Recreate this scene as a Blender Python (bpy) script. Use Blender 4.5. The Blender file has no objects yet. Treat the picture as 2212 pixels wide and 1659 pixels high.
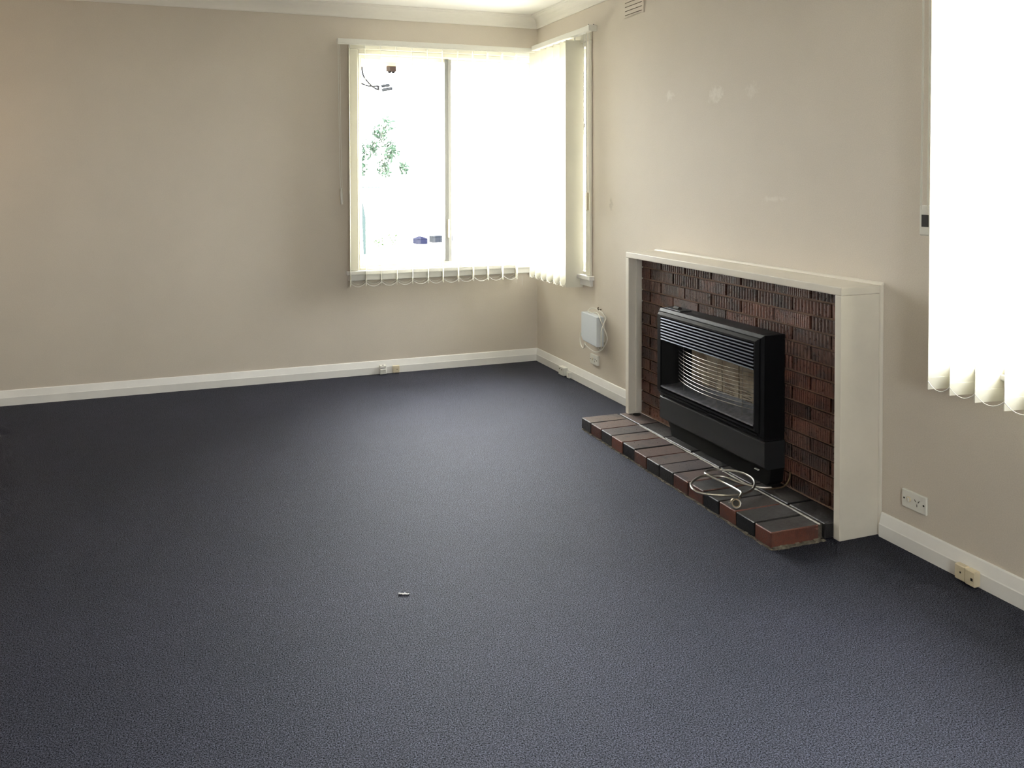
import bpy, bmesh, math, random
from mathutils import Matrix, Vector

random.seed(7)
SC = bpy.context.scene
COL = SC.collection

# ------------------------------------------------------------------ camera
cam_d = bpy.data.cameras.new('camera')
cam = bpy.data.objects.new('camera', cam_d)
COL.objects.link(cam)
R_ = Vector((0.94481813, -0.32757796, -0.00337354))
U_ = Vector((0.01051111, 0.0200209, 0.99974431))
F_ = Vector((0.32742666, 0.94461201, -0.02235931))
m3 = Matrix((R_, U_, -F_)).transposed()
cam.matrix_world = Matrix.Translation((-2.6586, -5.76744, 1.45)) @ m3.to_4x4()
cam_d.sensor_fit = 'HORIZONTAL'
cam_d.sensor_width = 36.0
cam_d.lens = 1744.64 / 2212 * 36.0
cam_d.shift_x = (1106 - 988.58) / 2212
cam_d.shift_y = -(829.5 - 418.64) / 2212
cam_d.clip_start = 0.05
cam_d.clip_end = 300
SC.camera = cam

# ------------------------------------------------------------------ world, exposure
SKY = 44.0
world = bpy.data.worlds.new('overcast_sky')
SC.world = world
world.use_nodes = True
bg = world.node_tree.nodes['Background']
bg.inputs[0].default_value = (0.985, 0.975, 1.0, 1)
bg.inputs[1].default_value = SKY
SC.view_settings.view_transform = 'Standard'
SC.view_settings.look = 'None'
SC.view_settings.exposure = 0.0
SC.view_settings.gamma = 1.0
SC.view_settings.use_curve_mapping = False
SC.cycles.max_bounces = 7
SC.cycles.diffuse_bounces = 5
SC.cycles.glossy_bounces = 4
SC.cycles.transmission_bounces = 6
SC.cycles.transparent_max_bounces = 12
SC.cycles.sample_clamp_indirect = 8.0
SC.cycles.use_adaptive_sampling = True
SC.cycles.adaptive_threshold = 0.05
SC.cycles.adaptive_min_samples = 20
SC.cycles.caustics_reflective = False
SC.cycles.caustics_refractive = False

CEIL = 2.68
XL = -5.0          # left wall
YR = -7.8           # rear wall
TH = 0.20           # wall thickness


def portal(name, loc, rot, sx, sy):
    d = bpy.data.lights.new(name, 'AREA')
    d.shape = 'RECTANGLE'
    d.size = sx
    d.size_y = sy
    d.cycles.is_portal = True
    o = bpy.data.objects.new(name, d)
    COL.objects.link(o)
    o.location = loc
    o.rotation_euler = rot
    return o


# sky portals: they emit nothing, they only guide sampling through the windows
portal('sky_portal', (-0.75, 0.21, 1.55), (math.radians(-90), 0, 0), 1.40, 1.60)
portal('sky_portal', (0.21, -0.44, 1.55), (0, math.radians(90), 0), 1.60, 0.80)
portal('sky_portal', (0.21, -4.50, 1.565), (0, math.radians(90), 0), 1.60, 1.86)

portal('sky_portal', (-2.2, YR - 0.21, 1.55), (math.radians(90), 0, 0), 0.85, 1.05)

# warm bulb of the neighbouring hall, just out of frame on the left
bd = bpy.data.lights.new('hall_bulb', 'POINT')
bd.energy = 3.5
bd.color = (1.0, 0.62, 0.32)
bd.shadow_soft_size = 0.06
bo = bpy.data.objects.new('hall_bulb', bd)
COL.objects.link(bo)
bo.location = (-4.30, -0.50, 1.75)


# ------------------------------------------------------------------ materials
def rgb(r, g, b):
    def l(c):
        c /= 255.0
        return c / 12.92 if c <= 0.04045 else ((c + 0.055) / 1.055) ** 2.4
    return (l(r), l(g), l(b), 1.0)


def new_mat(name):
    m = bpy.data.materials.new(name)
    m.use_nodes = True
    nt = m.node_tree
    b = nt.nodes['Principled BSDF']
    return m, nt, b


def noise(nt, scale, detail=3.0, rough=0.6, coord='Object', vec=None):
    n = nt.nodes.new('ShaderNodeTexNoise')
    n.inputs['Scale'].default_value = scale
    n.inputs['Detail'].default_value = detail
    n.inputs['Roughness'].default_value = rough
    if vec is None:
        tc = nt.nodes.new('ShaderNodeTexCoord')
        vec = tc.outputs[coord]
    nt.links.new(vec, n.inputs['Vector'])
    return n


def ramp(nt, src, stops):
    r = nt.nodes.new('ShaderNodeValToRGB')
    cr = r.color_ramp
    while len(cr.elements) < len(stops):
        cr.elements.new(0.5)
    for e, (p, c) in zip(cr.elements, stops):
        e.position = p
        e.color = c
    nt.links.new(src, r.inputs[0])
    return r


def bump(nt, b, src, strength, dist):
    bp = nt.nodes.new('ShaderNodeBump')
    bp.inputs['Strength'].default_value = strength
    bp.inputs['Distance'].default_value = dist
    nt.links.new(src, bp.inputs['Height'])
    nt.links.new(bp.outputs[0], b.inputs['Normal'])
    return bp


def simple(name, col, rough=0.5, metal=0.0, var=0.0, vscale=20.0, bmp=0.0, bscale=80.0, bdist=0.001, spec=0.5):
    m, nt, b = new_mat(name)
    b.inputs['Base Color'].default_value = col
    b.inputs['Roughness'].default_value = rough
    b.inputs['Metallic'].default_value = metal
    b.inputs['Specular IOR Level'].default_value = spec
    if var > 0:
        n = noise(nt, vscale, 4)
        lo = tuple(c * (1 - var) for c in col[:3]) + (1,)
        hi = tuple(min(1, c * (1 + var)) for c in col[:3]) + (1,)
        r = ramp(nt, n.outputs[0], [(0.3, lo), (0.7, hi)])
        nt.links.new(r.outputs[0], b.inputs['Base Color'])
    if bmp > 0:
        n2 = noise(nt, bscale, 3)
        bump(nt, b, n2.outputs[0], bmp, bdist)
    return m


M = {}
WALLC = rgb(216, 207, 195)


def wall_mat(name, scuffs=()):
    m, nt, b = new_mat(name)
    b.inputs['Roughness'].default_value = 0.62
    b.inputs['Specular IOR Level'].default_value = 0.25
    tc = nt.nodes.new('ShaderNodeTexCoord')
    n = noise(nt, 1.1, 4, vec=tc.outputs['Object'])
    lo = tuple(c * 0.965 for c in WALLC[:3]) + (1,)
    hi = tuple(c * 1.02 for c in WALLC[:3]) + (1,)
    r = ramp(nt, n.outputs[0], [(0.35, lo), (0.65, hi)])
    col = r.outputs[0]
    # fine mottle of rolled paint
    n3 = noise(nt, 260, 2, vec=tc.outputs['Object'])
    r3 = ramp(nt, n3.outputs[0], [(0.3, (0.93, 0.93, 0.93, 1)), (0.7, (1.04, 1.04, 1.04, 1))])
    mx = nt.nodes.new('ShaderNodeMix')
    mx.data_type = 'RGBA'
    mx.blend_type = 'MULTIPLY'
    mx.inputs[0].default_value = 1.0
    nt.links.new(col, mx.inputs[6])
    nt.links.new(r3.outputs[0], mx.inputs[7])
    col = mx.outputs[2]
    # patched / scuffed spots: centre (x,y,z), half sizes, colour
    nn = noise(nt, 34, 3, vec=tc.outputs['Object']) if scuffs else None
    for (c, s, colr, amt) in scuffs:
        sub = nt.nodes.new('ShaderNodeVectorMath')
        sub.operation = 'SUBTRACT'
        nt.links.new(tc.outputs['Object'], sub.inputs[0])
        sub.inputs[1].default_value = c
        dv = nt.nodes.new('ShaderNodeVectorMath')
        dv.operation = 'DIVIDE'
        nt.links.new(sub.outputs[0], dv.inputs[0])
        dv.inputs[1].default_value = s
        ln = nt.nodes.new('ShaderNodeVectorMath')
        ln.operation = 'LENGTH'
        nt.links.new(dv.outputs[0], ln.inputs[0])
        ad = nt.nodes.new('ShaderNodeMath')
        ad.operation = 'MULTIPLY_ADD'
        nt.links.new(nn.outputs[0], ad.inputs[0])
        ad.inputs[1].default_value = 2.4
        nt.links.new(ln.outputs['Value'], ad.inputs[2])
        rr = ramp(nt, ad.outputs[0], [(0.0, (amt, amt, amt, 1)), (0.72, (amt, amt, amt, 1)), (1.0, (0, 0, 0, 1))])
        mp = nt.nodes.new('ShaderNodeMath')
        mp.operation = 'MULTIPLY'
        mp.inputs[1].default_value = 0.5
        nt.links.new(ad.outputs[0], mp.inputs[0])
        nt.links.new(mp.outputs[0], rr.inputs[0])
        m2 = nt.nodes.new('ShaderNodeMix')
        m2.data_type = 'RGBA'
        nt.links.new(rr.outputs[0], m2.inputs[0])
        nt.links.new(col, m2.inputs[6])
        m2.inputs[7].default_value = colr
        col = m2.outputs[2]
    nt.links.new(col, b.inputs['Base Color'])
    n2 = noise(nt, 120, 3, vec=tc.outputs['Object'])
    bump(nt, b, n2.outputs[0], 0.25, 0.0015)
    return m


LIGHTP = rgb(228, 222, 212)
M['wall'] = wall_mat('wall_paint')
M['wall_r'] = wall_mat('wall_paint_patched', [
    ((0, -1.80, 1.905), (0.2, 0.050, 0.040), LIGHTP, 0.8),
    ((0, -2.22, 1.87), (0.2, 0.085, 0.060), LIGHTP, 0.85),
    ((0, -2.50, 1.865), (0.2, 0.055, 0.045), LIGHTP, 0.5),
    ((0, -2.66, 1.335), (0.2, 0.110, 0.018), LIGHTP, 0.6),
    ((0, -1.14, 1.262), (0.2, 0.030, 0.055), rgb(186, 178, 166), 0.6)])
M['ceiling'] = simple('ceiling_paint', rgb(246, 244, 238), 0.8, bmp=0.1)
M['trim'] = simple('trim_gloss_paint', rgb(242, 241, 238), 0.35, var=0.03, vscale=6, bmp=0.15, bscale=40)
M['surround'] = simple('surround_cream_paint', rgb(228, 222, 210), 0.4, var=0.04, vscale=5, bmp=0.35, bscale=70, bdist=0.0015)
M['cornice'] = simple('cornice_paint', rgb(242, 239, 232), 0.7)
M['winframe'] = simple('window_frame_cream_paint', rgb(244, 241, 228), 0.4, bmp=0.1)
M['alu'] = simple('aluminium_sash', rgb(150, 150, 150), 0.4, metal=0.8)
M['alu_d'] = simple('grey_sash_seal', rgb(110, 110, 110), 0.5)
M['plastic'] = simple('white_plastic', rgb(232, 231, 224), 0.35)
M['plastic_c'] = simple('cream_plastic', rgb(220, 208, 180), 0.4)
M['plastic_b'] = simple('pale_blue_grey_plastic', rgb(214, 220, 226), 0.4)
M['cable'] = simple('white_cable_pvc', rgb(226, 224, 214), 0.45)
M['dark'] = simple('dark_slot', rgb(28, 24, 20), 0.7)
M['brown_slot'] = simple('vent_slot_brown', rgb(70, 52, 34), 0.8)
M['black_metal'] = simple('black_enamel', rgb(17, 17, 19), 0.42, var=0.15, vscale=30, bmp=0.06, bscale=300, spec=0.2)
M['black_satin'] = simple('charcoal_painted_steel', rgb(34, 35, 36), 0.5, var=0.06, vscale=60)
M['black_in'] = simple('black_heat_paint', rgb(10, 10, 10), 0.6, spec=0.25)
M['slat'] = simple('polished_black_slat', rgb(66, 69, 79), 0.26, metal=0.75)
M['chrome'] = simple('chromed_wire', rgb(150, 147, 140), 0.3, metal=1.0)
M['tray'] = simple('dusty_dark_tray', rgb(120, 122, 130), 0.34, metal=0.7, var=0.35, vscale=40)
M['hose'] = simple('braided_steel_hose', rgb(190, 186, 178), 0.3, metal=1.0, bmp=0.6, bscale=900, bdist=0.0006)
M['brass'] = simple('tarnished_brass', rgb(120, 104, 82), 0.4, metal=0.9, var=0.2, vscale=90)
M['mortar'] = simple('brown_mortar', rgb(138, 116, 102), 0.9, var=0.2, vscale=30, bmp=0.5, bscale=200)
M['mortar_g'] = simple('grey_mortar', rgb(92, 86, 76), 0.95, var=0.35, vscale=60, bmp=0.8, bscale=140, bdist=0.004)
M['caulk'] = simple('white_mortar_joint', rgb(176, 173, 168), 0.8, var=0.2, vscale=70, bmp=0.6, bscale=150)
M['wood_ext'] = simple('cream_timber', rgb(226, 190, 140), 0.6)
M['ext_white'] = simple('white_boarding', rgb(238, 238, 234), 0.7)
M['ext_brick'] = simple('house_render', rgb(200, 192, 180), 0.9)
M['concrete'] = simple('pale_yard_ground', rgb(238, 236, 230), 0.95, var=0.1, vscale=1)
M['leaf'] = simple('dark_green_leaf', (0.018, 0.030, 0.021, 1), 0.6, var=0.3, vscale=6, spec=0.0)
M['leaf2'] = simple('lime_leaf', (0.014, 0.026, 0.008, 1), 0.6, var=0.25, vscale=12, spec=0.0)
M['trunk'] = simple('grey_bark', rgb(150, 140, 128), 0.9)
M['bin_blue'] = simple('navy_plastic', (0.0055, 0.006, 0.0125, 1), 0.5, spec=0.0)
M['bin_grey'] = simple('slate_plastic', (0.008, 0.009, 0.0115, 1), 0.5, spec=0.0)
M['pot_pink'] = simple('pink_glazed_pot', (0.05, 0.012, 0.022, 1), 0.5, spec=0.0)
M['meter'] = simple('weathered_connector_box', (0.016, 0.011, 0.010, 1), 0.7, var=0.3, vscale=40, spec=0.0)
M['wire'] = simple('grey_cable_sheath', (0.007, 0.007, 0.008, 1), 0.6, spec=0.0)
M['steel_g'] = simple('green_grey_steel', (0.016, 0.022, 0.022, 1), 0.5, spec=0.0)
M['lint'] = simple('white_lint', rgb(230, 228, 230), 0.8)


def carpet_mat():
    m, nt, b = new_mat('charcoal_loop_carpet')
    b.inputs['Roughness'].default_value = 0.70
    b.inputs['Specular IOR Level'].default_value = 0.32
    b.inputs['Specular Tint'].default_value = (0.68, 0.74, 1.0, 1)
    tc = nt.nodes.new('ShaderNodeTexCoord')
    v = tc.outputs['Object']
    n1 = noise(nt, 250, 2, 0.85, vec=v)
    r1 = ramp(nt, n1.outputs[0], [(0.36, (0.001, 0.001, 0.0016, 1)), (0.50, (0.0105, 0.011, 0.016, 1)), (0.64, (0.046, 0.047, 0.067, 1))])
    n2 = noise(nt, 2.2, 4, 0.65, vec=v)
    r2 = ramp(nt, n2.outputs[0], [(0.3, (0.80, 0.83, 0.82, 1)), (0.5, (1.0, 1.0, 1.0, 1)), (0.7, (1.14, 1.12, 1.16, 1))])
    mx = nt.nodes.new('ShaderNodeMix')
    mx.data_type = 'RGBA'
    mx.blend_type = 'MULTIPLY'
    mx.inputs[0].default_value = 1.0
    nt.links.new(r1.outputs[0], mx.inputs[6])
    nt.links.new(r2.outputs[0], mx.inputs[7])
    n4 = noise(nt, 26, 3, 0.6, vec=v)
    r4 = ramp(nt, n4.outputs[0], [(0.35, (0.84, 0.84, 0.86, 1)), (0.65, (1.14, 1.14, 1.16, 1))])
    m4 = nt.nodes.new('ShaderNodeMix')
    m4.data_type = 'RGBA'
    m4.blend_type = 'MULTIPLY'
    m4.inputs[0].default_value = 1.0
    nt.links.new(mx.outputs[2], m4.inputs[6])
    nt.links.new(r4.outputs[0], m4.inputs[7])
    nt.links.new(m4.outputs[2], b.inputs['Base Color'])
    rs = ramp(nt, n1.outputs[0], [(0.38, (0.02, 0.02, 0.02, 1)), (0.62, (0.78, 0.78, 0.78, 1))])
    nt.links.new(rs.outputs[0], b.inputs['Specular IOR Level'])
    bump(nt, b, n1.outputs[0], 0.35, 0.004)
    return m


M['carpet'] = carpet_mat()


def glass_mat():
    m, nt, b = new_mat('window_glass')
    nt.nodes.remove(b)
    out = nt.nodes['Material Output']
    tr = nt.nodes.new('ShaderNodeBsdfTransparent')
    tr.inputs[0].default_value = (0.94, 0.96, 0.95, 1)
    gl = nt.nodes.new('ShaderNodeBsdfGlossy')
    gl.inputs['Roughness'].default_value = 0.02
    lw = nt.nodes.new('ShaderNodeLayerWeight')
    pw = nt.nodes.new('ShaderNodeMath')
    pw.operation = 'POWER'
    pw.inputs[1].default_value = 5.0
    nt.links.new(lw.outputs['Facing'], pw.inputs[0])
    fr = nt.nodes.new('ShaderNodeMath')
    fr.operation = 'MULTIPLY_ADD'
    fr.inputs[1].default_value = 0.90
    fr.inputs[2].default_value = 0.03
    nt.links.new(pw.outputs[0], fr.inputs[0])
    mx = nt.nodes.new('ShaderNodeMixShader')
    nt.links.new(fr.outputs[0], mx.inputs[0])
    nt.links.new(tr.outputs[0], mx.inputs[1])
    nt.links.new(gl.outputs[0], mx.inputs[2])
    nt.links.new(mx.outputs[0], out.inputs[0])
    return m


M['glass'] = glass_mat()


def vane_mat():
    m, nt, b = new_mat('cream_blind_fabric')
    out = nt.nodes['Material Output']
    b.inputs['Base Color'].default_value = rgb(231, 228, 214)
    b.inputs['Roughness'].default_value = 0.8
    b.inputs['Specular IOR Level'].default_value = 0.2
    tl = nt.nodes.new('ShaderNodeBsdfTranslucent')
    tl.inputs[0].default_value = rgb(236, 232, 214)
    mx = nt.nodes.new('ShaderNodeMixShader')
    mx.inputs[0].default_value = 0.015
    nt.links.new(b.outputs[0], mx.inputs[1])
    nt.links.new(tl.outputs[0], mx.inputs[2])
    nt.links.new(mx.outputs[0], out.inputs[0])
    n = noise(nt, 500, 2)
    bump(nt, b, n.outputs[0], 0.2, 0.0005)
    return m


M['vane'] = vane_mat()


def brick_mat(name, stops, rough, ribs=0.0, flash=(0.03, 0.032, 0.034, 1), flash_amt=0.5, bmp=0.5):
    m, nt, b = new_mat(name)
    b.inputs['Specular IOR Level'].default_value = 0.5
    oi = nt.nodes.new('ShaderNodeObjectInfo')
    tc = nt.nodes.new('ShaderNodeTexCoord')
    add = nt.nodes.new('ShaderNodeVectorMath')
    add.operation = 'ADD'
    sc = nt.nodes.new('ShaderNodeVectorMath')
    sc.operation = 'SCALE'
    sc.inputs['Scale'].default_value = 1.0
    cmb = nt.nodes.new('ShaderNodeCombineXYZ')
    mul = nt.nodes.new('ShaderNodeMath')
    mul.operation = 'MULTIPLY'
    mul.inputs[1].default_value = 37.0
    nt.links.new(oi.outputs['Random'], mul.inputs[0])
    nt.links.new(mul.outputs[0], cmb.inputs[0])
    nt.links.new(mul.outputs[0], cmb.inputs[2])
    nt.links.new(tc.outputs['Object'], add.inputs[0])
    nt.links.new(cmb.outputs[0], add.inputs[1])
    v = add.outputs[0]
    r0 = ramp(nt, oi.outputs['Random'], stops)
    n = noise(nt, 9, 4, vec=v)
    rf = ramp(nt, n.outputs[0], [(0.50, (0, 0, 0, 1)), (0.62, (flash_amt,) * 3 + (1,))])
    mx = nt.nodes.new('ShaderNodeMix')
    mx.data_type = 'RGBA'
    nt.links.new(rf.outputs[0], mx.inputs[0])
    nt.links.new(r0.outputs[0], mx.inputs[6])
    mx.inputs[7].default_value = flash
    n3 = noise(nt, 70, 4, vec=v)
    r3 = ramp(nt, n3.outputs[0], [(0.3, (0.72, 0.72, 0.72, 1)), (0.7, (1.2, 1.2, 1.2, 1))])
    m2 = nt.nodes.new('ShaderNodeMix')
    m2.data_type = 'RGBA'
    m2.blend_type = 'MULTIPLY'
    m2.inputs[0].default_value = 1.0
    nt.links.new(mx.outputs[2], m2.inputs[6])
    nt.links.new(r3.outputs[0], m2.inputs[7])
    nt.links.new(m2.outputs[2], b.inputs['Base Color'])
    rr = ramp(nt, n3.outputs[0], [(0.3, (rough - 0.1,) * 3 + (1,)), (0.7, (rough + 0.15,) * 3 + (1,))])
    nt.links.new(rr.outputs[0], b.inputs['Roughness'])
    nb = noise(nt, 160, 4, vec=v)
    bump(nt, b, nb.outputs[0], bmp, 0.003)
    return m


M['brick'] = brick_mat('textured_brown_brick', [(0.0, rgb(66, 46, 40)), (0.3, rgb(98, 62, 50)), (0.55, rgb(80, 60, 54)), (0.8, rgb(112, 70, 56)), (1.0, rgb(92, 72, 64))], 0.32, flash_amt=0.55, bmp=0.55)
M['hearth_red'] = brick_mat('red_hearth_brick', [(0.0, rgb(82, 47, 38)), (1.0, rgb(100, 58, 47))], 0.5, flash_amt=0.35)
M['hearth_black'] = brick_mat('black_glazed_brick', [(0.0, rgb(30, 30, 32)), (1.0, rgb(46, 42, 42))], 0.4, flash_amt=0.2)
M['hearth_top_dark'] = brick_mat('dark_grey_brick_face', [(0.0, rgb(62, 60, 60)), (0.5, rgb(52, 52, 54)), (1.0, rgb(70, 64, 62))], 0.38, flash=rgb(96, 94, 94), flash_amt=0.4, bmp=0.3)  # darker grey top for the near-end bricks and most of the back row
M['hearth_top'] = brick_mat('worn_grey_brown_brick_face', [(0.0, rgb(104, 88, 84)), (0.5, rgb(88, 82, 84)), (1.0, rgb(112, 98, 92))], 0.36, flash=rgb(70, 68, 72), flash_amt=0.7, bmp=0.25)


def plaque_mat():
    m, nt, b = new_mat('ceramic_radiant_plaque')
    b.inputs['Roughness'].default_value = 0.9
    tc = nt.nodes.new('ShaderNodeTexCoord')
    n = noise(nt, 14, 4, vec=tc.outputs['Object'])
    r = ramp(nt, n.outputs[0], [(0.3, rgb(150, 134, 116)), (0.55, rgb(176, 166, 148)), (0.75, rgb(186, 180, 168))])
    nt.links.new(r.outputs[0], b.inputs['Base Color'])
    vo = nt.nodes.new('ShaderNodeTexVoronoi')
    vo.inputs['Scale'].default_value = 260
    nt.links.new(tc.outputs['Object'], vo.inputs['Vector'])
    bump(nt, b, vo.outputs['Distance'], 0.5, 0.002)
    return m


M['plaque'] = plaque_mat()


# ------------------------------------------------------------------ mesh helpers
class MB:
    def __init__(self):
        self.v = []
        self.f = []
        self.mi = []

    def add(self, vs, fs, mi=0):
        o = len(self.v)
        self.v += [tuple(p) for p in vs]
        for f in fs:
            self.f.append(tuple(i + o for i in f))
            self.mi.append(mi)
        return self

    def box(self, x0, x1, y0, y1, z0, z1, mi=0):
        x0, x1 = min(x0, x1), max(x0, x1)
        y0, y1 = min(y0, y1), max(y0, y1)
        z0, z1 = min(z0, z1), max(z0, z1)
        vs = [(x0, y0, z0), (x1, y0, z0), (x1, y1, z0), (x0, y1, z0), (x0, y0, z1), (x1, y0, z1), (x1, y1, z1), (x0, y1, z1)]
        fs = [(0, 3, 2, 1), (4, 5, 6, 7), (0, 1, 5, 4), (1, 2, 6, 5), (2, 3, 7, 6), (3, 0, 4, 7)]
        return self.add(vs, fs, mi)

    def prism(self, prof, axis, a, b, mi=0):
        """profile of 2-D points swept along an axis; prof coords are the two other axes in x,y,z order"""
        def p3(q, t):
            if axis == 0:
                return (t, q[0], q[1])
            if axis == 1:
                return (q[0], t, q[1])
            return (q[0], q[1], t)
        n = len(prof)
        vs = [p3(q, a) for q in prof] + [p3(q, b) for q in prof]
        fs = [(i, (i + 1) % n, n + (i + 1) % n, n + i) for i in range(n)]
        fs += [tuple(range(n - 1, -1, -1)), tuple(range(n, 2 * n))]
        return self.add(vs, fs, mi)

    def tube(self, pts, r, n=8, closed=False, caps=True, mi=0):
        P = [Vector(p) for p in pts]
        k = len(P)
        T = []
        for i in range(k):
            a = P[(i - 1) % k] if (closed or i > 0) else P[i]
            b = P[(i + 1) % k] if (closed or i < k - 1) else P[i]
            T.append((b - a).normalized())
        t0 = T[0]
        nrm = t0.orthogonal().normalized()
        vs = []
        for i in range(k):
            nrm = (nrm - T[i] * nrm.dot(T[i]))
            if nrm.length < 1e-6:
                nrm = T[i].orthogonal()
            nrm.normalize()
            bi = T[i].cross(nrm)
            rr = r[i] if isinstance(r, (list, tuple)) else r
            for j in range(n):
                a = 2 * math.pi * j / n
                vs.append(P[i] + (nrm * math.cos(a) + bi * math.sin(a)) * rr)
        fs = []
        for i in range(k if closed else k - 1):
            i2 = (i + 1) % k
            for j in range(n):
                j2 = (j + 1) % n
                fs.append((i * n + j, i * n + j2, i2 * n + j2, i2 * n + j))
        if caps and not closed:
            fs.append(tuple(range(n - 1, -1, -1)))
            fs.append(tuple((k - 1) * n + j for j in range(n)))
        return self.add(vs, fs, mi)

    def disc(self, c, axis, r, h, n=20, mi=0):
        c = Vector(c)
        ax = Vector(axis).normalized()
        return self.tube([c - ax * h / 2, c + ax * h / 2], r, n, mi=mi)

    def build(self, name, mat, parent=None, bevel=0.0, seg=1, smooth=False, origin=None, kind=None):
        me = bpy.data.meshes.new(name)
        vs = self.v
        if origin is not None:
            vs = [(p[0] - origin[0], p[1] - origin[1], p[2] - origin[2]) for p in vs]
        me.from_pydata(vs, [], self.f)
        mats = mat if isinstance(mat, (list, tuple)) else [mat]
        for k in mats:
            me.materials.append(M[k])
        for p, i in zip(me.polygons, self.mi):
            p.material_index = i
        bm = bmesh.new()
        bm.from_mesh(me)
        bmesh.ops.recalc_face_normals(bm, faces=bm.faces)
        if bevel > 0:
            es = [e for e in bm.edges if len(e.link_faces) == 2 and e.calc_face_angle(0) > 0.6]
            bmesh.ops.bevel(bm, geom=es, offset=bevel, segments=seg, affect='EDGES', profile=0.6, clamp_overlap=True)
        bm.to_mesh(me)
        bm.free()
        if smooth:
            for p in me.polygons:
                p.use_smooth = True
            me.set_sharp_from_angle(angle=math.radians(40))
        o = bpy.data.objects.new(name, me)
        COL.objects.link(o)
        if origin is not None:
            o.location = origin
        if parent is not None:
            par(o, parent)
        if kind:
            o['kind'] = kind
        return o


def par(o, p):
    o.parent = p
    w = Matrix.Identity(4)
    q = p
    ms = []
    while q is not None:
        ms.append(Matrix.LocRotScale(q.location, q.rotation_euler, q.scale))
        if q.parent is not None:
            ms.append(q.matrix_parent_inverse)
        q = q.parent
    for mm in reversed(ms):
        w = w @ mm
    o.matrix_parent_inverse = w.inverted()


def tag(o, label, cat, group=None):
    o['label'] = label
    o['category'] = cat
    if group:
        o['group'] = group
    return o


def thing(name, loc, label, cat, group=None):
    o = bpy.data.objects.new(name, None)
    o.empty_display_size = 0.05
    COL.objects.link(o)
    o.location = loc
    return tag(o, label, cat, group)


def struct(o, label=None):
    o['kind'] = 'structure'
    if label:
        o['label'] = label
    return o


def inst(src, name, loc, parent, rotz=0.0):
    o = bpy.data.objects.new(name, src.data)
    COL.objects.link(o)
    o.location = loc
    o.rotation_euler = (0, 0, rotz)
    par(o, parent)
    return o


def smooth_path(pts, sub=6, closed=False):
    P = [Vector(p) for p in pts]
    n = len(P)
    out = []
    rng = range(n if closed else n - 1)
    for i in rng:
        if closed:
            p0, p1, p2, p3 = P[(i - 1) % n], P[i], P[(i + 1) % n], P[(i + 2) % n]
        else:
            p0, p1, p2, p3 = P[max(i - 1, 0)], P[i], P[i + 1], P[min(i + 2, n - 1)]
        for k in range(sub):
            t = k / sub
            out.append(0.5 * ((2 * p1) + (p2 - p0) * t + (2 * p0 - 5 * p1 + 4 * p2 - p3) * t * t + (3 * p1 - p0 - 3 * p2 + p3) * t ** 3))
    if not closed:
        out.append(P[-1])
    return out


# ------------------------------------------------------------------ room shell
# window openings
W1 = (-1.424, -0.012, 0.765, 2.365)       # back wall: x0,x1,z0,z1
W2 = (-0.825, -0.030, 0.765, 2.365)       # right wall: y0,y1
W_FILL = (-2.60, -1.80, 1.05, 2.05)           # rear wall: opening added for fill light
W3 = (-5.42, -3.585, 0.765, 2.365)         # right wall, near camera

o = MB().box(XL - TH, TH, YR - TH, TH, -0.06, 0.0).build('floor', 'carpet')
struct(o, 'dark charcoal grey loop pile carpet covering the whole floor')
o = MB().box(XL - TH, TH, YR - TH, TH, CEIL, CEIL + 0.05).build('ceiling', 'ceiling')
struct(o, 'off-white painted plaster ceiling')


def wall_x(name, y0, y1, openings, mat, x0, x1):
    """wall lying along x between y0..y1 thick, openings (x0,x1,z0,z1)"""
    mb = MB()
    cur = x0
    for (a, b, z0, z1) in sorted(openings):
        mb.box(cur, a, y0, y1, 0, CEIL)
        mb.box(a, b, y0, y1, 0, z0)
        mb.box(a, b, y0, y1, z1, CEIL)
        cur = b
    mb.box(cur, x1, y0, y1, 0, CEIL)
    return struct(mb.build(name, mat))


def wall_y(name, x0, x1, openings, mat, y0, y1):
    mb = MB()
    cur = y0
    for (a, b, z0, z1) in sorted(openings):
        mb.box(x0, x1, cur, a, 0, CEIL)
        mb.box(x0, x1, a, b, 0, z0)
        mb.box(x0, x1, a, b, z1, CEIL)
        cur = b
    mb.box(x0, x1, cur, y1, 0, CEIL)
    return struct(mb.build(name, mat))


o = wall_x('wall_back', 0, TH, [W1], 'wall', XL - TH, 0.0)
o['label'] = 'beige painted far wall with the wide corner window'
o = wall_y('wall_right', 0, TH, [W2, W3], 'wall_r', YR - TH, TH)
o['label'] = 'beige painted wall behind the fireplace with patched paint scuffs'
o = wall_y('wall_left', XL - TH, XL, [], 'wall', YR, 0)
o = wall_x('wall_rear', YR - TH, YR, [W_FILL], 'wall', XL - TH, 0.0)

# cornice (coved) along the four walls
Z0C = 2.59
cov = [(0.0, Z0C), (0.006, Z0C)]
for k in range(9):
    a = math.pi / 2 * k / 8
    cov.append((0.090 - 0.078 * math.cos(a) * 1.0 + 0.0, CEIL - 0.012 - 0.072 * (1 - math.sin(a)) ** 1.0))
cov = [(0.0, Z0C), (0.008, Z0C), (0.012, Z0C + 0.008)]
for k in range(9):
    a = math.pi / 2 * k / 8
    cov.append((0.012 + 0.066 * (1 - math.cos(a)), Z0C + 0.010 + 0.066 * math.sin(a)))
cov += [(0.082, CEIL - 0.010), (0.088, CEIL - 0.008), (0.090, CEIL), (0.0, CEIL)]
o = struct(MB().prism([(-d, z) for d, z in cov], 0, XL, -0.0).build('trim_1', 'cornice'), 'white coved plaster cornice along the far wall')
o = struct(MB().prism([(-d, z) for d, z in cov], 1, YR, -0.0).build('trim_2', 'cornice'), 'white coved plaster cornice along the fireplace wall')
o = struct(MB().prism([(XL + d, z) for d, z in cov], 1, YR, 0).build('trim_3', 'cornice'))
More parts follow.
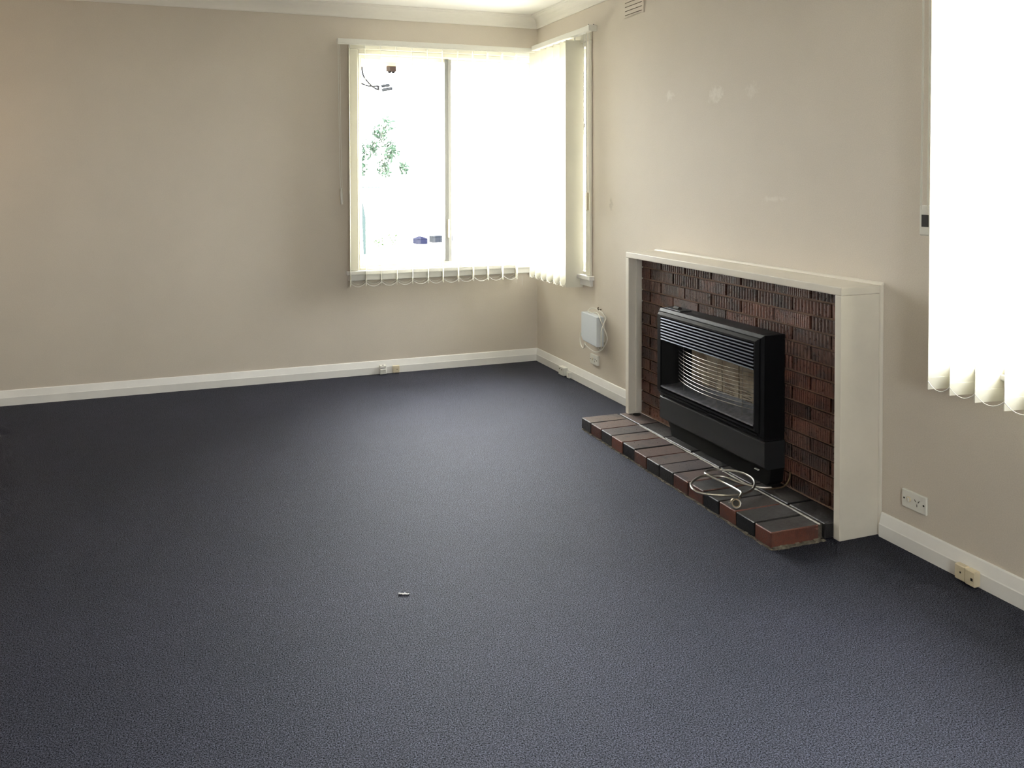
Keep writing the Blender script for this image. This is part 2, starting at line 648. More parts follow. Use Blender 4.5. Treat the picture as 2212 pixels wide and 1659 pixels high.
o = struct(MB().prism([(YR + d, z) for d, z in cov], 0, XL, 0).build('trim_4', 'cornice'))

# skirting boards: flat lower face, bevelled upper half
HB = 0.096
sk = [(0, 0), (0.019, 0), (0.019, 0.050), (0.017, 0.054), (0.007, HB - 0.004), (0.004, HB), (0, HB)]
struct(MB().prism([(-d, z) for d, z in sk], 0, XL, 0).build('baseboard_back', 'trim'), 'white bevelled skirting board under the corner window wall')
struct(MB().prism([(-d, z) for d, z in sk], 1, -1.665, 0).build('baseboard_right', 'trim'), 'white bevelled skirting board between the corner and the fireplace')
struct(MB().prism([(-d, z) for d, z in sk], 1, YR, -3.290).build('baseboard_right', 'trim'), 'white bevelled skirting board below the near window')
struct(MB().prism([(XL + d, z) for d, z in sk], 1, YR, 0).build('baseboard_left', 'trim'))
struct(MB().prism([(YR + d, z) for d, z in sk], 0, XL, 0).build('baseboard_rear', 'trim'))


# ------------------------------------------------------------------ windows
def frame_rect(mb, ax, a0, a1, z0, z1, d0, d1, w, wt=None, wb=None):
    """rectangular frame; ax=0 runs along x (depth y), ax=1 runs along y (depth x)"""
    wt = wt or w
    wb = wb or w

    def bx(p0, p1, q0, q1):
        if ax == 0:
            mb.box(p0, p1, d0, d1, q0, q1)
        else:
            mb.box(d0, d1, p0, p1, q0, q1)
    bx(a0, a0 + w, z0, z1)
    bx(a1 - w, a1, z0, z1)
    bx(a0 + w, a1 - w, z1 - wt, z1)
    bx(a0 + w, a1 - w, z0, z0 + wb)
    return mb


# window 1 : far wall
w1 = bpy.data.objects.new('window_1', None)
COL.objects.link(w1)
w1.location = (-0.75, 0.1, 0.765)
struct(w1, 'wide aluminium sliding window in the far wall beside the corner')
frame_rect(MB(), 0, W1[0], W1[1], W1[2], W1[3], 0.0, 0.14, 0.014, 0.03, 0.02).build('window_frame', 'winframe', w1, bevel=0.002)
a = MB()
a.box(-1.490, W1[0], -0.018, 0.0, 0.7655, W1[3])
a.box(-1.490, -0.02, -0.018, 0.0, W1[3], 2.43)
a.build('architrave', 'winframe', w1, bevel=0.004)
MB().box(-1.515, -0.02, -0.040, 0.13, 0.735, 0.765).build('sill', 'trim', w1, bevel=0.006, seg=2)
MB().box(-1.500, -0.005, -0.020, 0.0, 0.692, 0.735).build('apron', 'trim', w1, bevel=0.003)
s1 = frame_rect(MB(), 0, -1.410, -0.705, 0.785, 2.335, 0.060, 0.085, 0.030, 0.028, 0.034).build('sash', 'winframe', w1, bevel=0.002)
MB().box(-1.382, -0.733, 0.071, 0.075, 0.817, 2.309).build('pane', 'glass', s1)
s2 = frame_rect(MB(), 0, -0.745, -0.026, 0.785, 2.335, 0.095, 0.120, 0.018, 0.028, 0.034).build('sash', 'winframe', w1, bevel=0.002)
MB().box(-0.729, -0.042, 0.106, 0.110, 0.817, 2.309).build('pane', 'glass', s2)
MB().box(-0.743, -0.716, 0.050, 0.061, 0.80, 2.33).build('meeting_stile', 'alu_d', w1, bevel=0.002)
MB().box(-0.716, -0.690, 0.052, 0.061, 0.80, 2.33).build('meeting_stile', 'alu', w1, bevel=0.002)
MB().box(-0.722, -0.710, 0.036, 0.051, 0.98, 1.12).build('latch', 'plastic_c', w1, bevel=0.002)

# window 2 : right wall, at the corner
w2 = bpy.data.objects.new('window_2', None)
COL.objects.link(w2)
w2.location = (0.1, -0.44, 0.765)
struct(w2, 'narrow return window at the corner behind open vertical vanes')
frame_rect(MB(), 1, W2[0], W2[1], W2[2], W2[3], 0.0, 0.14, 0.014, 0.03, 0.02).build('window_frame', 'winframe', w2, bevel=0.002)
a = MB()
a.box(-0.018, 0.0, -0.890, W2[0], 0.7655, W2[3])
a.box(-0.018, 0.0, -0.890, -0.02, W2[3], 2.43)
a.build('architrave', 'winframe', w2, bevel=0.004)
MB().box(-0.040, 0.13, -0.915, -0.042, 0.735, 0.765).build('sill', 'trim', w2, bevel=0.006, seg=2)
MB().box(-0.020, 0.0, -0.900, -0.022, 0.692, 0.735).build('apron', 'trim', w2, bevel=0.003)
s1 = frame_rect(MB(), 1, -0.811, -0.079, 0.785, 2.335, 0.060, 0.100, 0.052).build('sash', 'winframe', w2, bevel=0.002)
MB().box(0.086, 0.090, -0.762, -0.128, 0.834, 2.286).build('pane', 'glass', s1)

# window 3 : right wall, near
w3 = bpy.data.objects.new('window_3', None)
COL.objects.link(w3)
w3.location = (0.1, -4.5, 0.765)
struct(w3, 'near window behind glowing white vertical blind')
frame_rect(MB(), 1, W3[0], W3[1], W3[2], W3[3], 0.0, 0.14, 0.014, 0.03, 0.02).build('window_frame', 'winframe', w3, bevel=0.002)
a = MB()
a.box(-0.018, 0.0, W3[1], W3[1] + 0.066, 0.7655, 2.43)
a.box(-0.018, 0.0, W3[0] - 0.066, W3[0], 0.7655, 2.43)
a.box(-0.018, 0.0, W3[0], W3[1], W3[3], 2.43)
a.build('architrave', 'winframe', w3, bevel=0.004)
MB().box(-0.014, 0.13, W3[0] - 0.04, W3[1] + 0.03, 0.745, 0.765).build('sill', 'trim', w3, bevel=0.006, seg=2)
for (p, q, d) in ((W3[0] + 0.014, -4.52, 0.060), (-4.56, W3[1] - 0.014, 0.095)):
    s = frame_rect(MB(), 1, p, q, 0.785, 2.335, d, d + 0.025, 0.030).build('sash', 'winframe', w3, bevel=0.002)
    MB().box(d + 0.010, d + 0.014, p + 0.028, q - 0.028, 0.813, 2.307).build('pane', 'glass', s)


# unseen window added in the rear wall behind the camera to let in fill light
w_fill = bpy.data.objects.new('fill_window', None)
COL.objects.link(w_fill)
w_fill.location = (-2.2, YR - 0.1, W_FILL[2])
struct(w_fill)
frame_rect(MB(), 0, W_FILL[0], W_FILL[1], W_FILL[2], W_FILL[3], YR - 0.14, YR, 0.03).build('window_frame', 'winframe', w_fill, bevel=0.002)
for (p, q) in ((W_FILL[0] + 0.03, -2.2), (-2.2, W_FILL[1] - 0.03)):
    s = frame_rect(MB(), 0, p, q, W_FILL[2] + 0.03, W_FILL[3] - 0.03, YR - 0.10, YR - 0.07, 0.035).build('sash', 'winframe', w_fill, bevel=0.002)
    MB().box(p + 0.03, q - 0.03, YR - 0.087, YR - 0.083, W_FILL[2] + 0.06, W_FILL[3] - 0.06).build('pane', 'glass', s)

# ------------------------------------------------------------------ vertical blinds
VW = 0.127


def vane_mesh(top, bot):
    """vane hanging in its own frame: width along x, thickness y; origin at rail height"""
    mb = MB()
    n = 5
    vs = []
    fs = []
    # slightly curved slat
    for zi, z in enumerate((bot + 0.042, top)):
        for k in range(n):
            u = -VW / 2 + VW * k / (n - 1)
            c = 0.0022 * (1 - (2 * u / VW) ** 2)
            vs.append((u, c - 0.0004, z))
            vs.append((u, c + 0.0004, z))
    def idx(zi, k, s):
        return zi * n * 2 + k * 2 + s
    for k in range(n - 1):
        fs.append((idx(0, k, 0), idx(0, k + 1, 0), idx(1, k + 1, 0), idx(1, k, 0)))
        fs.append((idx(0, k, 1), idx(1, k, 1), idx(1, k + 1, 1), idx(0, k + 1, 1)))
        fs.append((idx(1, k, 0), idx(1, k + 1, 0), idx(1, k + 1, 1), idx(1, k, 1)))
        fs.append((idx(0, k, 0), idx(0, k, 1), idx(0, k + 1, 1), idx(0, k + 1, 0)))
    for k in (0, n - 1):
        fs.append((idx(0, k, 0), idx(1, k, 0), idx(1, k, 1), idx(0, k, 1)))
    mb.add(vs, fs)
    # bottom weight pocket
    mb.box(-VW / 2, VW / 2, -0.0005, 0.0030, bot, bot + 0.043)
    return mb


def blind(root, positions, rot_of, rail_z, z_bot, rail_box, chain_dir):
    """positions: vane centres (x,y)"""
    src = None
    hsrc = None
    ends = []
    for (x, y) in positions:
        r = rot_of(x, y)
        if src is None:
            src = vane_mesh(rail_z - 0.018, z_bot).build('vane', 'vane', None, smooth=True)
            hm = MB().box(-0.004, 0.004, -0.003, 0.003, rail_z - 0.024, rail_z + 0.004)
            hsrc = hm.build('hanger', 'plastic', None)
            v = src
            v.location = (x, y, 0)
            v.rotation_euler = (0, 0, r)
            par(v, root)
            h = hsrc
            h.location = (x, y, 0)
            par(h, root)
        else:
            inst(src, 'vane', (x, y, 0), root, r)
            inst(hsrc, 'hanger', (x, y, 0), root)
        d = Vector((math.cos(r), math.sin(r), 0)) * (VW / 2)
        c = Vector((x, y, z_bot + 0.030))
        ends.append((c - d, c + d))
    return ends


def chains(root, ends, z_bot, sides=(0, 1), sag=0.028):
    for a, b in zip(ends[:-1], ends[1:]):
        for s in sides:
            p, q = a[s], b[s]
            pts = []
            for k in range(9):
                t = k / 8
                w = p.lerp(q, t)
                w.z -= sag * 4 * t * (1 - t)
                pts.append(w)
            MB().tube(pts, 0.0016, 5).build('link_chain', 'plastic', root, smooth=True)


# blind on window 1 : vanes open, almost edge-on
bl1 = thing('vertical_blind', (-0.84, -0.075, 2.40), 'cream vertical blind with open edge-on vanes across the wide far window', 'blind', 'vertical blinds')
MB().box(-1.583, -0.060, -0.100, -0.055, 2.388, 2.423).build('headrail', 'plastic', bl1, bevel=0.004, seg=2)
MB().box(-1.583, -0.060, -0.098, -0.094, 2.381, 2.389).build('rail_lip', 'plastic', bl1)
for bx_ in (-1.35, -0.75, -0.25):
    MB().box(bx_ - 0.015, bx_ + 0.015, -0.056, 0.0, 2.415, 2.427).build('bracket', 'plastic', bl1)
xs1 = [-1.497, -1.385, -1.270, -1.154, -1.036, -0.918, -0.802, -0.683, -0.564, -0.446, -0.328, -0.212]
ends = blind(bl1, [(x, -0.080) for x in xs1], lambda x, y: math.radians(90 - 14), 2.385, 0.664, None, None)
chains(bl1, ends, 0.664, sag=0.030)
# control cords and weight at the left end
for (x, zb) in ((-1.578, 1.36), (-1.566, 1.36)):
    MB().tube([(x, -0.085, 2.385), (x + 0.003, -0.085, 1.8), (x + 0.010, -0.085, zb)], 0.0018, 5).build('cord', 'plastic', bl1, smooth=True)
MB().tube([(-1.562, -0.085, 1.365), (-1.562, -0.085, 1.33), (-1.558, -0.085, 1.25)], [0.005, 0.009, 0.009], 10).build('cord_weight', 'plastic', bl1, smooth=True)
# loose chain ends hanging below the last vane
MB().tube([(-0.19, -0.135, 0.69), (-0.188, -0.135, 0.615)], 0.0014, 5).build('chain_end', 'plastic', bl1)
MB().tube([(-0.235, -0.135, 0.69), (-0.234, -0.135, 0.635)], 0.0014, 5).build('chain_end', 'plastic', bl1)

# blind on window 2 : vanes square to the wall
bl2 = thing('vertical_blind', (-0.06, -0.44, 2.40), 'cream vertical blind on the narrow return window right of the corner', 'blind', 'vertical blinds')
MB().box(-0.100, -0.055, -1.000, -0.112, 2.400, 2.436).build('headrail', 'plastic', bl2, bevel=0.004, seg=2)
MB().box(-0.104, -0.040, -1.030, -1.000, 2.398, 2.440).build('end_cap', 'plastic', bl2, bevel=0.008, seg=2)
MB().disc((-0.094, -1.008, 2.4415), (0, 0, 1), 0.0035, 0.005, 8).build('cap_screw', 'dark', bl2)
MB().disc((-0.062, -1.018, 2.4415), (0, 0, 1), 0.0035, 0.005, 8).build('cap_screw', 'dark', bl2)
for by_ in (-0.25, -0.80):
    MB().box(-0.056, 0.0, by_ - 0.015, by_ + 0.015, 2.428, 2.440).build('bracket', 'plastic', bl2)
ys2 = [-0.118, -0.215, -0.318, -0.416, -0.530, -0.634, -0.740]
ends = blind(bl2, [(-0.057, y) for y in ys2], lambda x, y: math.radians(2 if y > -0.7 else -12), 2.402, 0.672, None, None)
chains(bl2, ends, 0.672, sides=(0,), sag=0.030)
for (y, x, zb) in ((-0.905, -0.072, 1.33), (-0.918, -0.060, 1.33), (-0.932, -0.048, 1.33), (-0.942, -0.075, 1.33)):
    MB().tube([(x, y, 2.40), (x, y + 0.004, 1.9), (x + 0.002, y, zb)], 0.0022, 5).build('cord', 'plastic', bl2, smooth=True)
MB().box(-0.078, -0.060, -0.955, -0.925, 1.215, 1.335).build('cord_weight', 'plastic_c', bl2, bevel=0.004)
MB().tube([(-0.072, -0.912, 1.80), (-0.072, -0.912, 1.77)], 0.005, 8).build('chain_joiner', 'plastic', bl2)

# blind on window 3 : vanes square to the wall, glowing
bl3 = thing('vertical_blind', (-0.06, -4.5, 2.40), 'glowing white vertical blind over the near window at the right edge', 'blind', 'vertical blinds')
MB().box(-0.085, -0.040, -5.55, -3.480, 2.400, 2.436).build('headrail', 'plastic', bl3, bevel=0.004, seg=2)
for by_ in (-3.7, -4.5, -5.3):
    MB().box(-0.041, 0.0, by_ - 0.015, by_ + 0.015, 2.428, 2.440).build('bracket', 'plastic', bl3)
ys3 = [-3.598, -3.684, -3.779, -3.882] + [-3.882 - 0.104 * k for k in range(1, 16)]
ends = blind(bl3, [(-0.052, y) for y in ys3], lambda x, y: math.radians(-7), 2.402, 0.675, None, None)
chains(bl3, ends, 0.675, sides=(0,), sag=0.026)
for (y, x) in ((-3.492, -0.045), (-3.505, -0.055), (-3.515, -0.035), (-3.525, -0.05)):
    MB().tube([(x, y, 2.40), (x, y - 0.002, 1.8), (x, y, 1.32)], 0.0020, 5).build('cord', 'plastic', bl3, smooth=True)
cw = MB().box(-0.048, -0.026, -3.530, -3.488, 1.222, 1.335).build('cord_weight', 'plastic', bl3, bevel=0.004)
MB().box(-0.052, -0.047, -3.528, -3.502, 1.255, 1.300).build('window_slot', 'dark', cw)


# ------------------------------------------------------------------ fireplace
HT = 0.066        # hearth top
XF = -0.120       # brick face
PZ = 0.0652
Z0B = 0.070
PY = 0.2255
YA, YB = -1.697, -3.245     # visible brick field

bw = thing('brick_fireplace_panel', (-0.06, -2.47, HT), 'dark brown ribbed brick wall set inside the white fireplace surround', 'brick wall')
MB().box(-0.1095, -0.002, YB - 0.0, YA + 0.0, HT - 0.004, 0.972).build('mortar', 'mortar', bw)
RIB = {}


def brick_mesh(L, H, ribs, dep=0.0030):
    key = (round(L, 3), round(H, 3), ribs, dep)
    if key in RIB:
        return RIB[key]
    D = 0.030
    n = ribs
    vs = []
    fs = []
    prof = [(0.0, -L / 2), (0.0, L / 2)]
    front = []
    if n == 0:
        front = [(-D, -L / 2 + 0.002), (-D, L / 2 - 0.002)]
    else:
        for i in range(n):
            c = -L / 2 + L * (i + 0.5) / n
            w = L / n
            front.append((-D + dep, c - w * 0.48))
            front.append((-D - 0.0006, c - w * 0.18))
            front.append((-D - 0.0006, c + w * 0.14))
        front.append((-D + dep, L / 2 - 0.001))
    poly = [(0.0, L / 2), (0.0, -L / 2)] + front
    mb = MB()
    mb.prism(poly, 2, -H / 2, H / 2)
    o = mb.build('brick', 'brick', None)
    RIB[key] = o.data
    COL.objects.unlink(o)
    bpy.data.objects.remove(o)
    return RIB[key]


JT = 0.0095
rng = random.Random(3)
EVEN = [-1.672, -1.898, -2.122, -2.348, -2.574, -2.800, -3.024, -3.250]
ODD = [-1.790, -2.013, -2.239, -2.462, -2.686, -2.914, -3.139]
for k in range(14):
    z0 = Z0B + PZ * k
    z1 = z0 + PZ
    js = list(EVEN if k % 2 == 1 else [YA + 0.012] + ODD + [YB - 0.012])
    if k % 2 == 1:
        js[0] = YA + 0.012
        js[-1] = YB - 0.012
    zt = min(z1 - JT / 2, 0.971)
    zb = z0 + JT / 2
    for a, b in zip(js[:-1], js[1:]):
        y1 = min(a - JT / 2, YA - 0.001)
        y0 = max(b + JT / 2, YB + 0.001)
        if y1 - y0 < 0.02:
            continue
        ym = (y0 + y1) / 2
        strong = (ym < -2.40 and k >= 8) or (k == 13 and -2.15 < ym < -1.9) or (k == 12 and -2.25 < ym < -2.0) or (k == 13 and ym < -2.1)
        weak = rng.random()
        ribs = 0
        dep = 0.0009
        if strong and rng.random() < 0.92:
            ribs = max(2, round((y1 - y0) / 0.0195))
            dep = 0.0030
        elif weak < 0.93:
            ribs = max(2, round((y1 - y0) / 0.0125))
        L = round(y1 - y0, 3)
        me = brick_mesh(L, round(zt - zb, 3), ribs, dep)
        o = bpy.data.objects.new('brick', me)
        COL.objects.link(o)
        o.location = (XF + 0.030 + rng.uniform(-0.0016, 0.0010), ym, (zt + zb) / 2)
        o.rotation_euler = (rng.uniform(-0.004, 0.004), 0, rng.uniform(-0.004, 0.004))
        par(o, bw)

# white painted timber surround
sr = thing('fireplace_surround', (-0.10, -2.47, 0), 'cream white painted timber surround framing the brick fireplace', 'fireplace')
MB().box(-0.205, 0.0, -3.277, -1.665, 0.973, 1.006).build('mantel_shelf', 'surround', sr, bevel=0.004, seg=2)
MB().box(-0.205, 0.0, -3.277, -3.245, 0.0, 0.973).build('jamb', 'surround', sr, bevel=0.003, seg=2)
MB().box(-0.205, 0.0, -1.697, -1.665, HT, 0.973).build('jamb', 'surround', sr, bevel=0.003, seg=2)
MB().box(-0.160, -0.121, -1.706, -1.697, HT + 0.012, 0.972).build('bead', 'surround', sr, bevel=0.002)
MB().prism([(0.0, 1.006), (-0.016, 1.006), (-0.010, 1.016), (0.0, 1.020)], 1, -3.290, -1.664).build('shelf_bead', 'surround', sr, bevel=0.002)
MB().prism([(0.0, -3.277), (-0.013, -3.277), (-0.010, -3.286), (0.0, -3.289)], 2, 0.0, 1.012).build('wall_bead', 'surround', sr, bevel=0.002)
MB().box(-0.1185, -0.113, -3.25, -1.66, HT, 0.075).build('floor_bead', 'mortar', sr)

# brick hearth
he = thing('brick_hearth', (-0.31, -2.45, 0), 'low raised hearth of alternating black and red bricks on the carpet', 'hearth')
hj = [-1.662, -1.774, -1.892, -2.008, -2.121, -2.236, -2.353, -2.466, -2.581, -2.696, -2.809, -2.921, -3.030, -3.146, -3.246]
hc = 'KRKRKRKKRRKRKR'


def xfront(y):
    return -0.490 - 0.018 * (-1.66 - y) / 1.586


hr = random.Random(11)


def hbrick(x0, x1, y0, y1, z0, z1, side, name='brick', mid=True, top='hearth_top'):
    mb = MB()
    cx, cy, cz = (x0 + x1) / 2, (y0 + y1) / 2, (z0 + z1) / 2
    hx, hy, hz = (x1 - x0) / 2, (y1 - y0) / 2, (z1 - z0) / 2
    mb.box(-hx, hx, -hy, hy, -hz, hz)
    mb.mi[1] = 1
    mb.mi[2] = 2 if mid else 0
    mb.mi[4] = 2
    o = mb.build(name, [side, top, 'hearth_black'], None, bevel=0.0035, seg=1)
    o.location = (cx, cy, cz)
    o.rotation_euler = (0, hr.uniform(-0.006, 0.006), hr.uniform(-0.006, 0.006) + 0.0)
    par(o, he)
    return o


for i in range(14):
    y1 = hj[i] - 0.0025
    y0 = hj[i + 1] + 0.0025
    xf = xfront((y0 + y1) / 2) + hr.uniform(-0.002, 0.002)
    hbrick(xf, xf + 0.230, y0, y1, 0.004, HT + hr.uniform(-0.0012, 0.0012), 'hearth_black' if hc[i] == 'K' else 'hearth_red', mid=(i != 13), top='hearth_top_dark' if i >= 9 else 'hearth_top')
bj = [-1.662, -1.889, -2.122, -2.360, -2.585, -2.812, -3.040, -3.248]
for i in range(7):
    y1 = bj[i] - 0.003
    y0 = bj[i + 1] + 0.003
    hbrick(-0.246, -0.120, y0, y1, 0.004, HT + hr.uniform(-0.001, 0.001), 'hearth_black', top='hearth_top_dark' if i >= 1 else 'hearth_top')
# bedding mortar with an uneven squeezed-out edge
vs, fs = [], []
N = 90
mbm = MB()
mbm.box(-0.484, -0.125, -3.228, -1.668, -0.002, HT - 0.008)
for i in range(N):
    ya = -1.665 - 1.585 * i / N
    yb = -1.665 - 1.585 * (i + 1) / N
    d = 0.002 + 0.007 * hr.random() ** 2
    h = 0.003 + 0.008 * hr.random() ** 2
    xf = xfront(ya)
    mbm.prism([(xf + 0.01, 0), (xf - d, 0), (xf - d * 0.6, h * 0.7), (xf + 0.006, h)], 1, ya, yb)
for i in range(14):
    xa = -0.50 + 0.25 * i / 14
    xb = -0.50 + 0.25 * (i + 1) / 14
    d = 0.002 + 0.006 * hr.random()
    h = 0.005 + 0.008 * hr.random()
    mbm.prism([(-3.24, 0), (-3.25 - d, 0), (-3.25 - d * 0.5, h * 0.7), (-3.243, h)], 0, xa, xb)
mbm.build('mortar_bed', 'mortar_g', he)
# white joint between front headers and back stretchers
mbj = MB()
prev = None
K = 60
for i in range(K + 1):
    y = -1.895 - 1.350 * i / K
    xc = -0.2545 - 0.016 * i / K
    w = 0.0018 + 0.0048 * hr.random() * (0.35 if hr.random() < 0.3 else 1.0)
    row = [(xc - w, y, HT - 0.002), (xc - w * 0.4, y, HT + 0.002), (xc + w * 0.4, y, HT + 0.002), (xc + w, y, HT - 0.002)]
    if prev:
        mbj.add(prev + row, [(0, 1, 5, 4), (1, 2, 6, 5), (2, 3, 7, 6)])
    prev = row
mbj.build('mortar_joint', 'caulk', he)
MB().tube([(-0.165, -1.722, HT - 0.001), (-0.165, -1.722, HT + 0.003)], 0.022, 14).build('pipe_hole', 'dark', he)

# ------------------------------------------------------------------ gas heater
ht = thing('gas_heater', (-0.18, -2.47, HT), 'black gas space heater with curved wire guard standing in the fireplace', 'heater')
HY0, HY1 = -2.876, -2.068
HXB, HXF, HXN = -0.1235, -0.234, -0.267
# cabinet shell
cb = MB()
cb.box(HXF, HXB, HY0, HY0 + 0.03, 0.274, 0.744)
cb.box(HXF, HXB, HY1 - 0.03, HY1, 0.274, 0.744)
cb.box(HXF, HXB, HY0 + 0.03, HY1 - 0.03, 0.716, 0.744)
cb.box(HXB - 0.012, HXB, HY0 + 0.03, HY1 - 0.03, 0.274, 0.716)
cb.build('cabinet', 'black_metal', ht, bevel=0.003, seg=2)
# protruding bevelled front frame


def ring(mb, loops):
    """loops: list of (x, y0, y1, z0, z1) rectangular rings joined in sequence"""
    vs = []
    for (x, y0, y1, z0, z1) in loops:
        vs += [(x, y0, z0), (x, y1, z0), (x, y1, z1), (x, y0, z1)]
    fs = []
    for i in range(len(loops) - 1):
        for j in range(4):
            k = (j + 1) % 4
            fs.append((i * 4 + j, i * 4 + k, (i + 1) * 4 + k, (i + 1) * 4 + j))
    return mb.add(vs, fs)


fr = MB()
ring(fr, [(HXF + 0.004, HY0, HY1, 0.285, 0.744), (HXF, HY0, HY1, 0.285, 0.744),
          (-0.246, HY0 + 0.010, HY1 - 0.006, 0.300, 0.731), (-0.250, HY0 + 0.010, HY1 - 0.006, 0.300, 0.731),
          (-0.250, HY0 + 0.016, HY1 - 0.012, 0.305, 0.727), (HXN, HY0 + 0.022, HY1 - 0.022, 0.318, 0.716),
          (HXN, HY0 + 0.030, HY1 - 0.050, 0.327, 0.708), (-0.215, HY0 + 0.034, HY1 - 0.054, 0.335, 0.704)])
fr.build('front_frame', 'black_metal', ht, bevel=0.0)
# top louvre of seven polished slats
ly0, ly1 = HY0 + 0.032, HY1 - 0.052
for k in range(8):
    z = 0.700 - 0.0155 * k
    MB().prism([(-0.2690, z - 0.0042), (-0.2685, z - 0.0030), (-0.2660, z + 0.0012), (-0.2625, z + 0.0038), (-0.2590, z + 0.0044), (-0.244, z + 0.001), (-0.244, z - 0.002), (-0.262, z - 0.0040)], 1, ly0, ly1).build('slat', 'slat', ht)
MB().box(-0.222, -0.216, ly0, ly1, 0.58, 0.706).build('louvre_back', 'black_in', ht)
# splayed burner recess: side reflectors, roof, back, tray
oy0, oy1 = HY0 + 0.034, HY1 - 0.054
rz0, rz1 = 0.345, 0.585
ry0, ry1 = oy0 + 0.095, oy1 - 0.100
MB().add([(-0.262, oy1, rz0 - 0.01), (-0.150, ry1, rz0), (-0.150, ry1, rz1), (-0.262, oy1, rz1)], [(0, 1, 2, 3)]).build('side_reflector', 'black_in', ht)
MB().add([(-0.262, oy0, rz0 - 0.01), (-0.150, ry0, rz0), (-0.150, ry0, rz1), (-0.262, oy0, rz1)], [(0, 1, 2, 3)]).build('side_reflector', 'black_in', ht)
MB().box(-0.236, -0.148, oy0, oy1, rz1, rz1 + 0.006).build('burner_hood', 'black_in', ht)
MB().box(-0.149, -0.1335, ry0 - 0.01, ry1 + 0.01, rz0 - 0.01, rz1 + 0.01).build('burner_back', 'black_in', ht)
MB().prism([(-0.268, 0.337), (-0.2665, 0.344), (-0.262, 0.346), (-0.235, 0.351), (-0.205, 0.361), (-0.180, 0.376), (-0.162, 0.392), (-0.150, 0.392), (-0.150, 0.337)], 1, oy0, oy1).build('dust_tray', 'tray', ht, smooth=True)
# ceramic radiant plaques
n = 4
for k in range(n):
    a = ry0 + 0.012 + (ry1 - ry0 - 0.024) * k / n
    b = ry0 + 0.012 + (ry1 - ry0 - 0.024) * (k + 1) / n - 0.006
    MB().box(-0.160, -0.149, a, b, 0.388, 0.574).build('radiant_plaque', 'plaque', ht, bevel=0.002)
    for q in range(5):
        zq = 0.395 + 0.011 * q
        MB().box(-0.1612, -0.1595, a + 0.03 + 0.01 * (q % 2), b - 0.02, zq, zq + 0.0022).build('plaque_slot', 'dark', ht)
# curved wire guard
gy0, gy1 = HY0 + 0.040, HY1 - 0.150


def guard_pt(t, z):
    y = gy1 + (gy0 - gy1) * t
    return (-0.222 - 0.062 * math.sin(math.pi * min(1.0, t * 1.0)) ** 0.8, y, z)


for k in range(10):
    z = 0.563 - 0.0183 * k
    pts = [guard_pt(i / 20, z) for i in range(21)]
    MB().tube(pts, 0.0015, 6).build('guard_wire', 'chrome', ht, smooth=True)
for t in (0.13, 0.36, 0.62, 0.86):
    x, y, z = guard_pt(t, 0)
    MB().tube([(x + 0.003, y, 0.36), (x + 0.003, y, 0.578)], 0.0013, 6).build('guard_rod', 'chrome', ht)
# lower panel and ledge strips
MB().prism([(HXB, 0.148), (-0.222, 0.148), (-0.2345, 0.160), (-0.2345, 0.268), (-0.229, 0.2735), (HXB, 0.2735)], 1, HY0 - 0.003, HY1 + 0.004).build('lower_panel', 'black_satin', ht, bevel=0.001)
MB().box(-0.229, HXB, HY0 + 0.004, HY1 - 0.004, 0.2735, 0.286).build('panel_joint', 'black_metal', ht)
MB().box(-0.256, -0.232, HY0 + 0.020, HY1 - 0.020, 0.296, 0.306).build('ledge_strip', 'black_metal', ht, bevel=0.002)
# recessed plinth with cut-back ends
MB().prism([(HY0 + 0.002, 0.149), (HY0 + 0.010, 0.085), (HY0 + 0.030, HT + 0.001), (HY1 - 0.05, HT + 0.001), (HY1 - 0.035, 0.110), (HY1 - 0.006, 0.149)], 0, -0.196, HXB).build('plinth', 'black_in', ht)
MB().box(-0.205, -0.195, HY0 + 0.075, HY0 + 0.100, 0.118, 0.123).build('leg_clip', 'plastic', ht, bevel=0.001)
# control flap on the top at the far end
fl = MB().box(-0.222, -0.150, HY1 - 0.16, HY1 - 0.012, 0.744, 0.7485).build('control_flap', 'black_satin', ht, bevel=0.002)
MB().tube([(-0.186, HY1 - 0.060, 0.7487), (-0.186, HY1 - 0.105, 0.7487)], 0.012, 10).build('finger_hole', 'dark', fl)

# ------------------------------------------------------------------ gas hose
hp = [(-0.215, -2.90, .080), (-0.261, -2.882, .080), (-0.318, -2.821, .085), (-0.355, -2.757, .095), (-0.44, -2.744, .105), (-0.481, -2.755, .108),
      (-0.535, -2.786, .11), (-0.573, -2.821, .11), (-0.596, -2.871, .11), (-0.579, -2.91, .105), (-0.504, -2.944, .100), (-0.412, -2.943, .090),
      (-0.335, -2.918, .090), (-0.284, -2.877, .095), (-0.252, -2.817, .098), (-0.258, -2.74, .098), (-0.318, -2.68, .095), (-0.385, -2.685, .100),
      (-0.437, -2.733, .112), (-0.440, -2.759, .114), (-0.431, -2.775, .108), (-0.409, -2.835, .100), (-0.42, -2.950, .108), (-0.436, -2.978, .106), (-0.462, -2.998, .104)]
gh = thing('gas_hose', (-0.41, -2.83, HT), 'coiled silver gas hose with round brass fitting lying on the hearth', 'hose')
MB().tube(smooth_path(hp, 5), 0.0052, 8).build('hose', 'hose', gh, smooth=True)
ax = Vector((-0.35, -0.85, 0.25)).normalized()
c = Vector((-0.486, -3.004, 0.0890))
fb = MB().tube([c - ax * 0.016, c - ax * 0.013, c + ax * 0.010, c + ax * 0.013], [0.014, 0.018, 0.018, 0.016], 20).build('fitting', 'brass', gh, smooth=True)
MB().tube([c + ax * 0.0131, c + ax * 0.0138], 0.0130, 18).build('fitting_face', 'dark', fb)
ringp = []
sx = ax.orthogonal().normalized()
sy = ax.cross(sx)
for i in range(24):
    a = 2 * math.pi * i / 24
    ringp.append(c + ax * 0.012 + (sx * math.cos(a) + sy * math.sin(a)) * 0.0185)
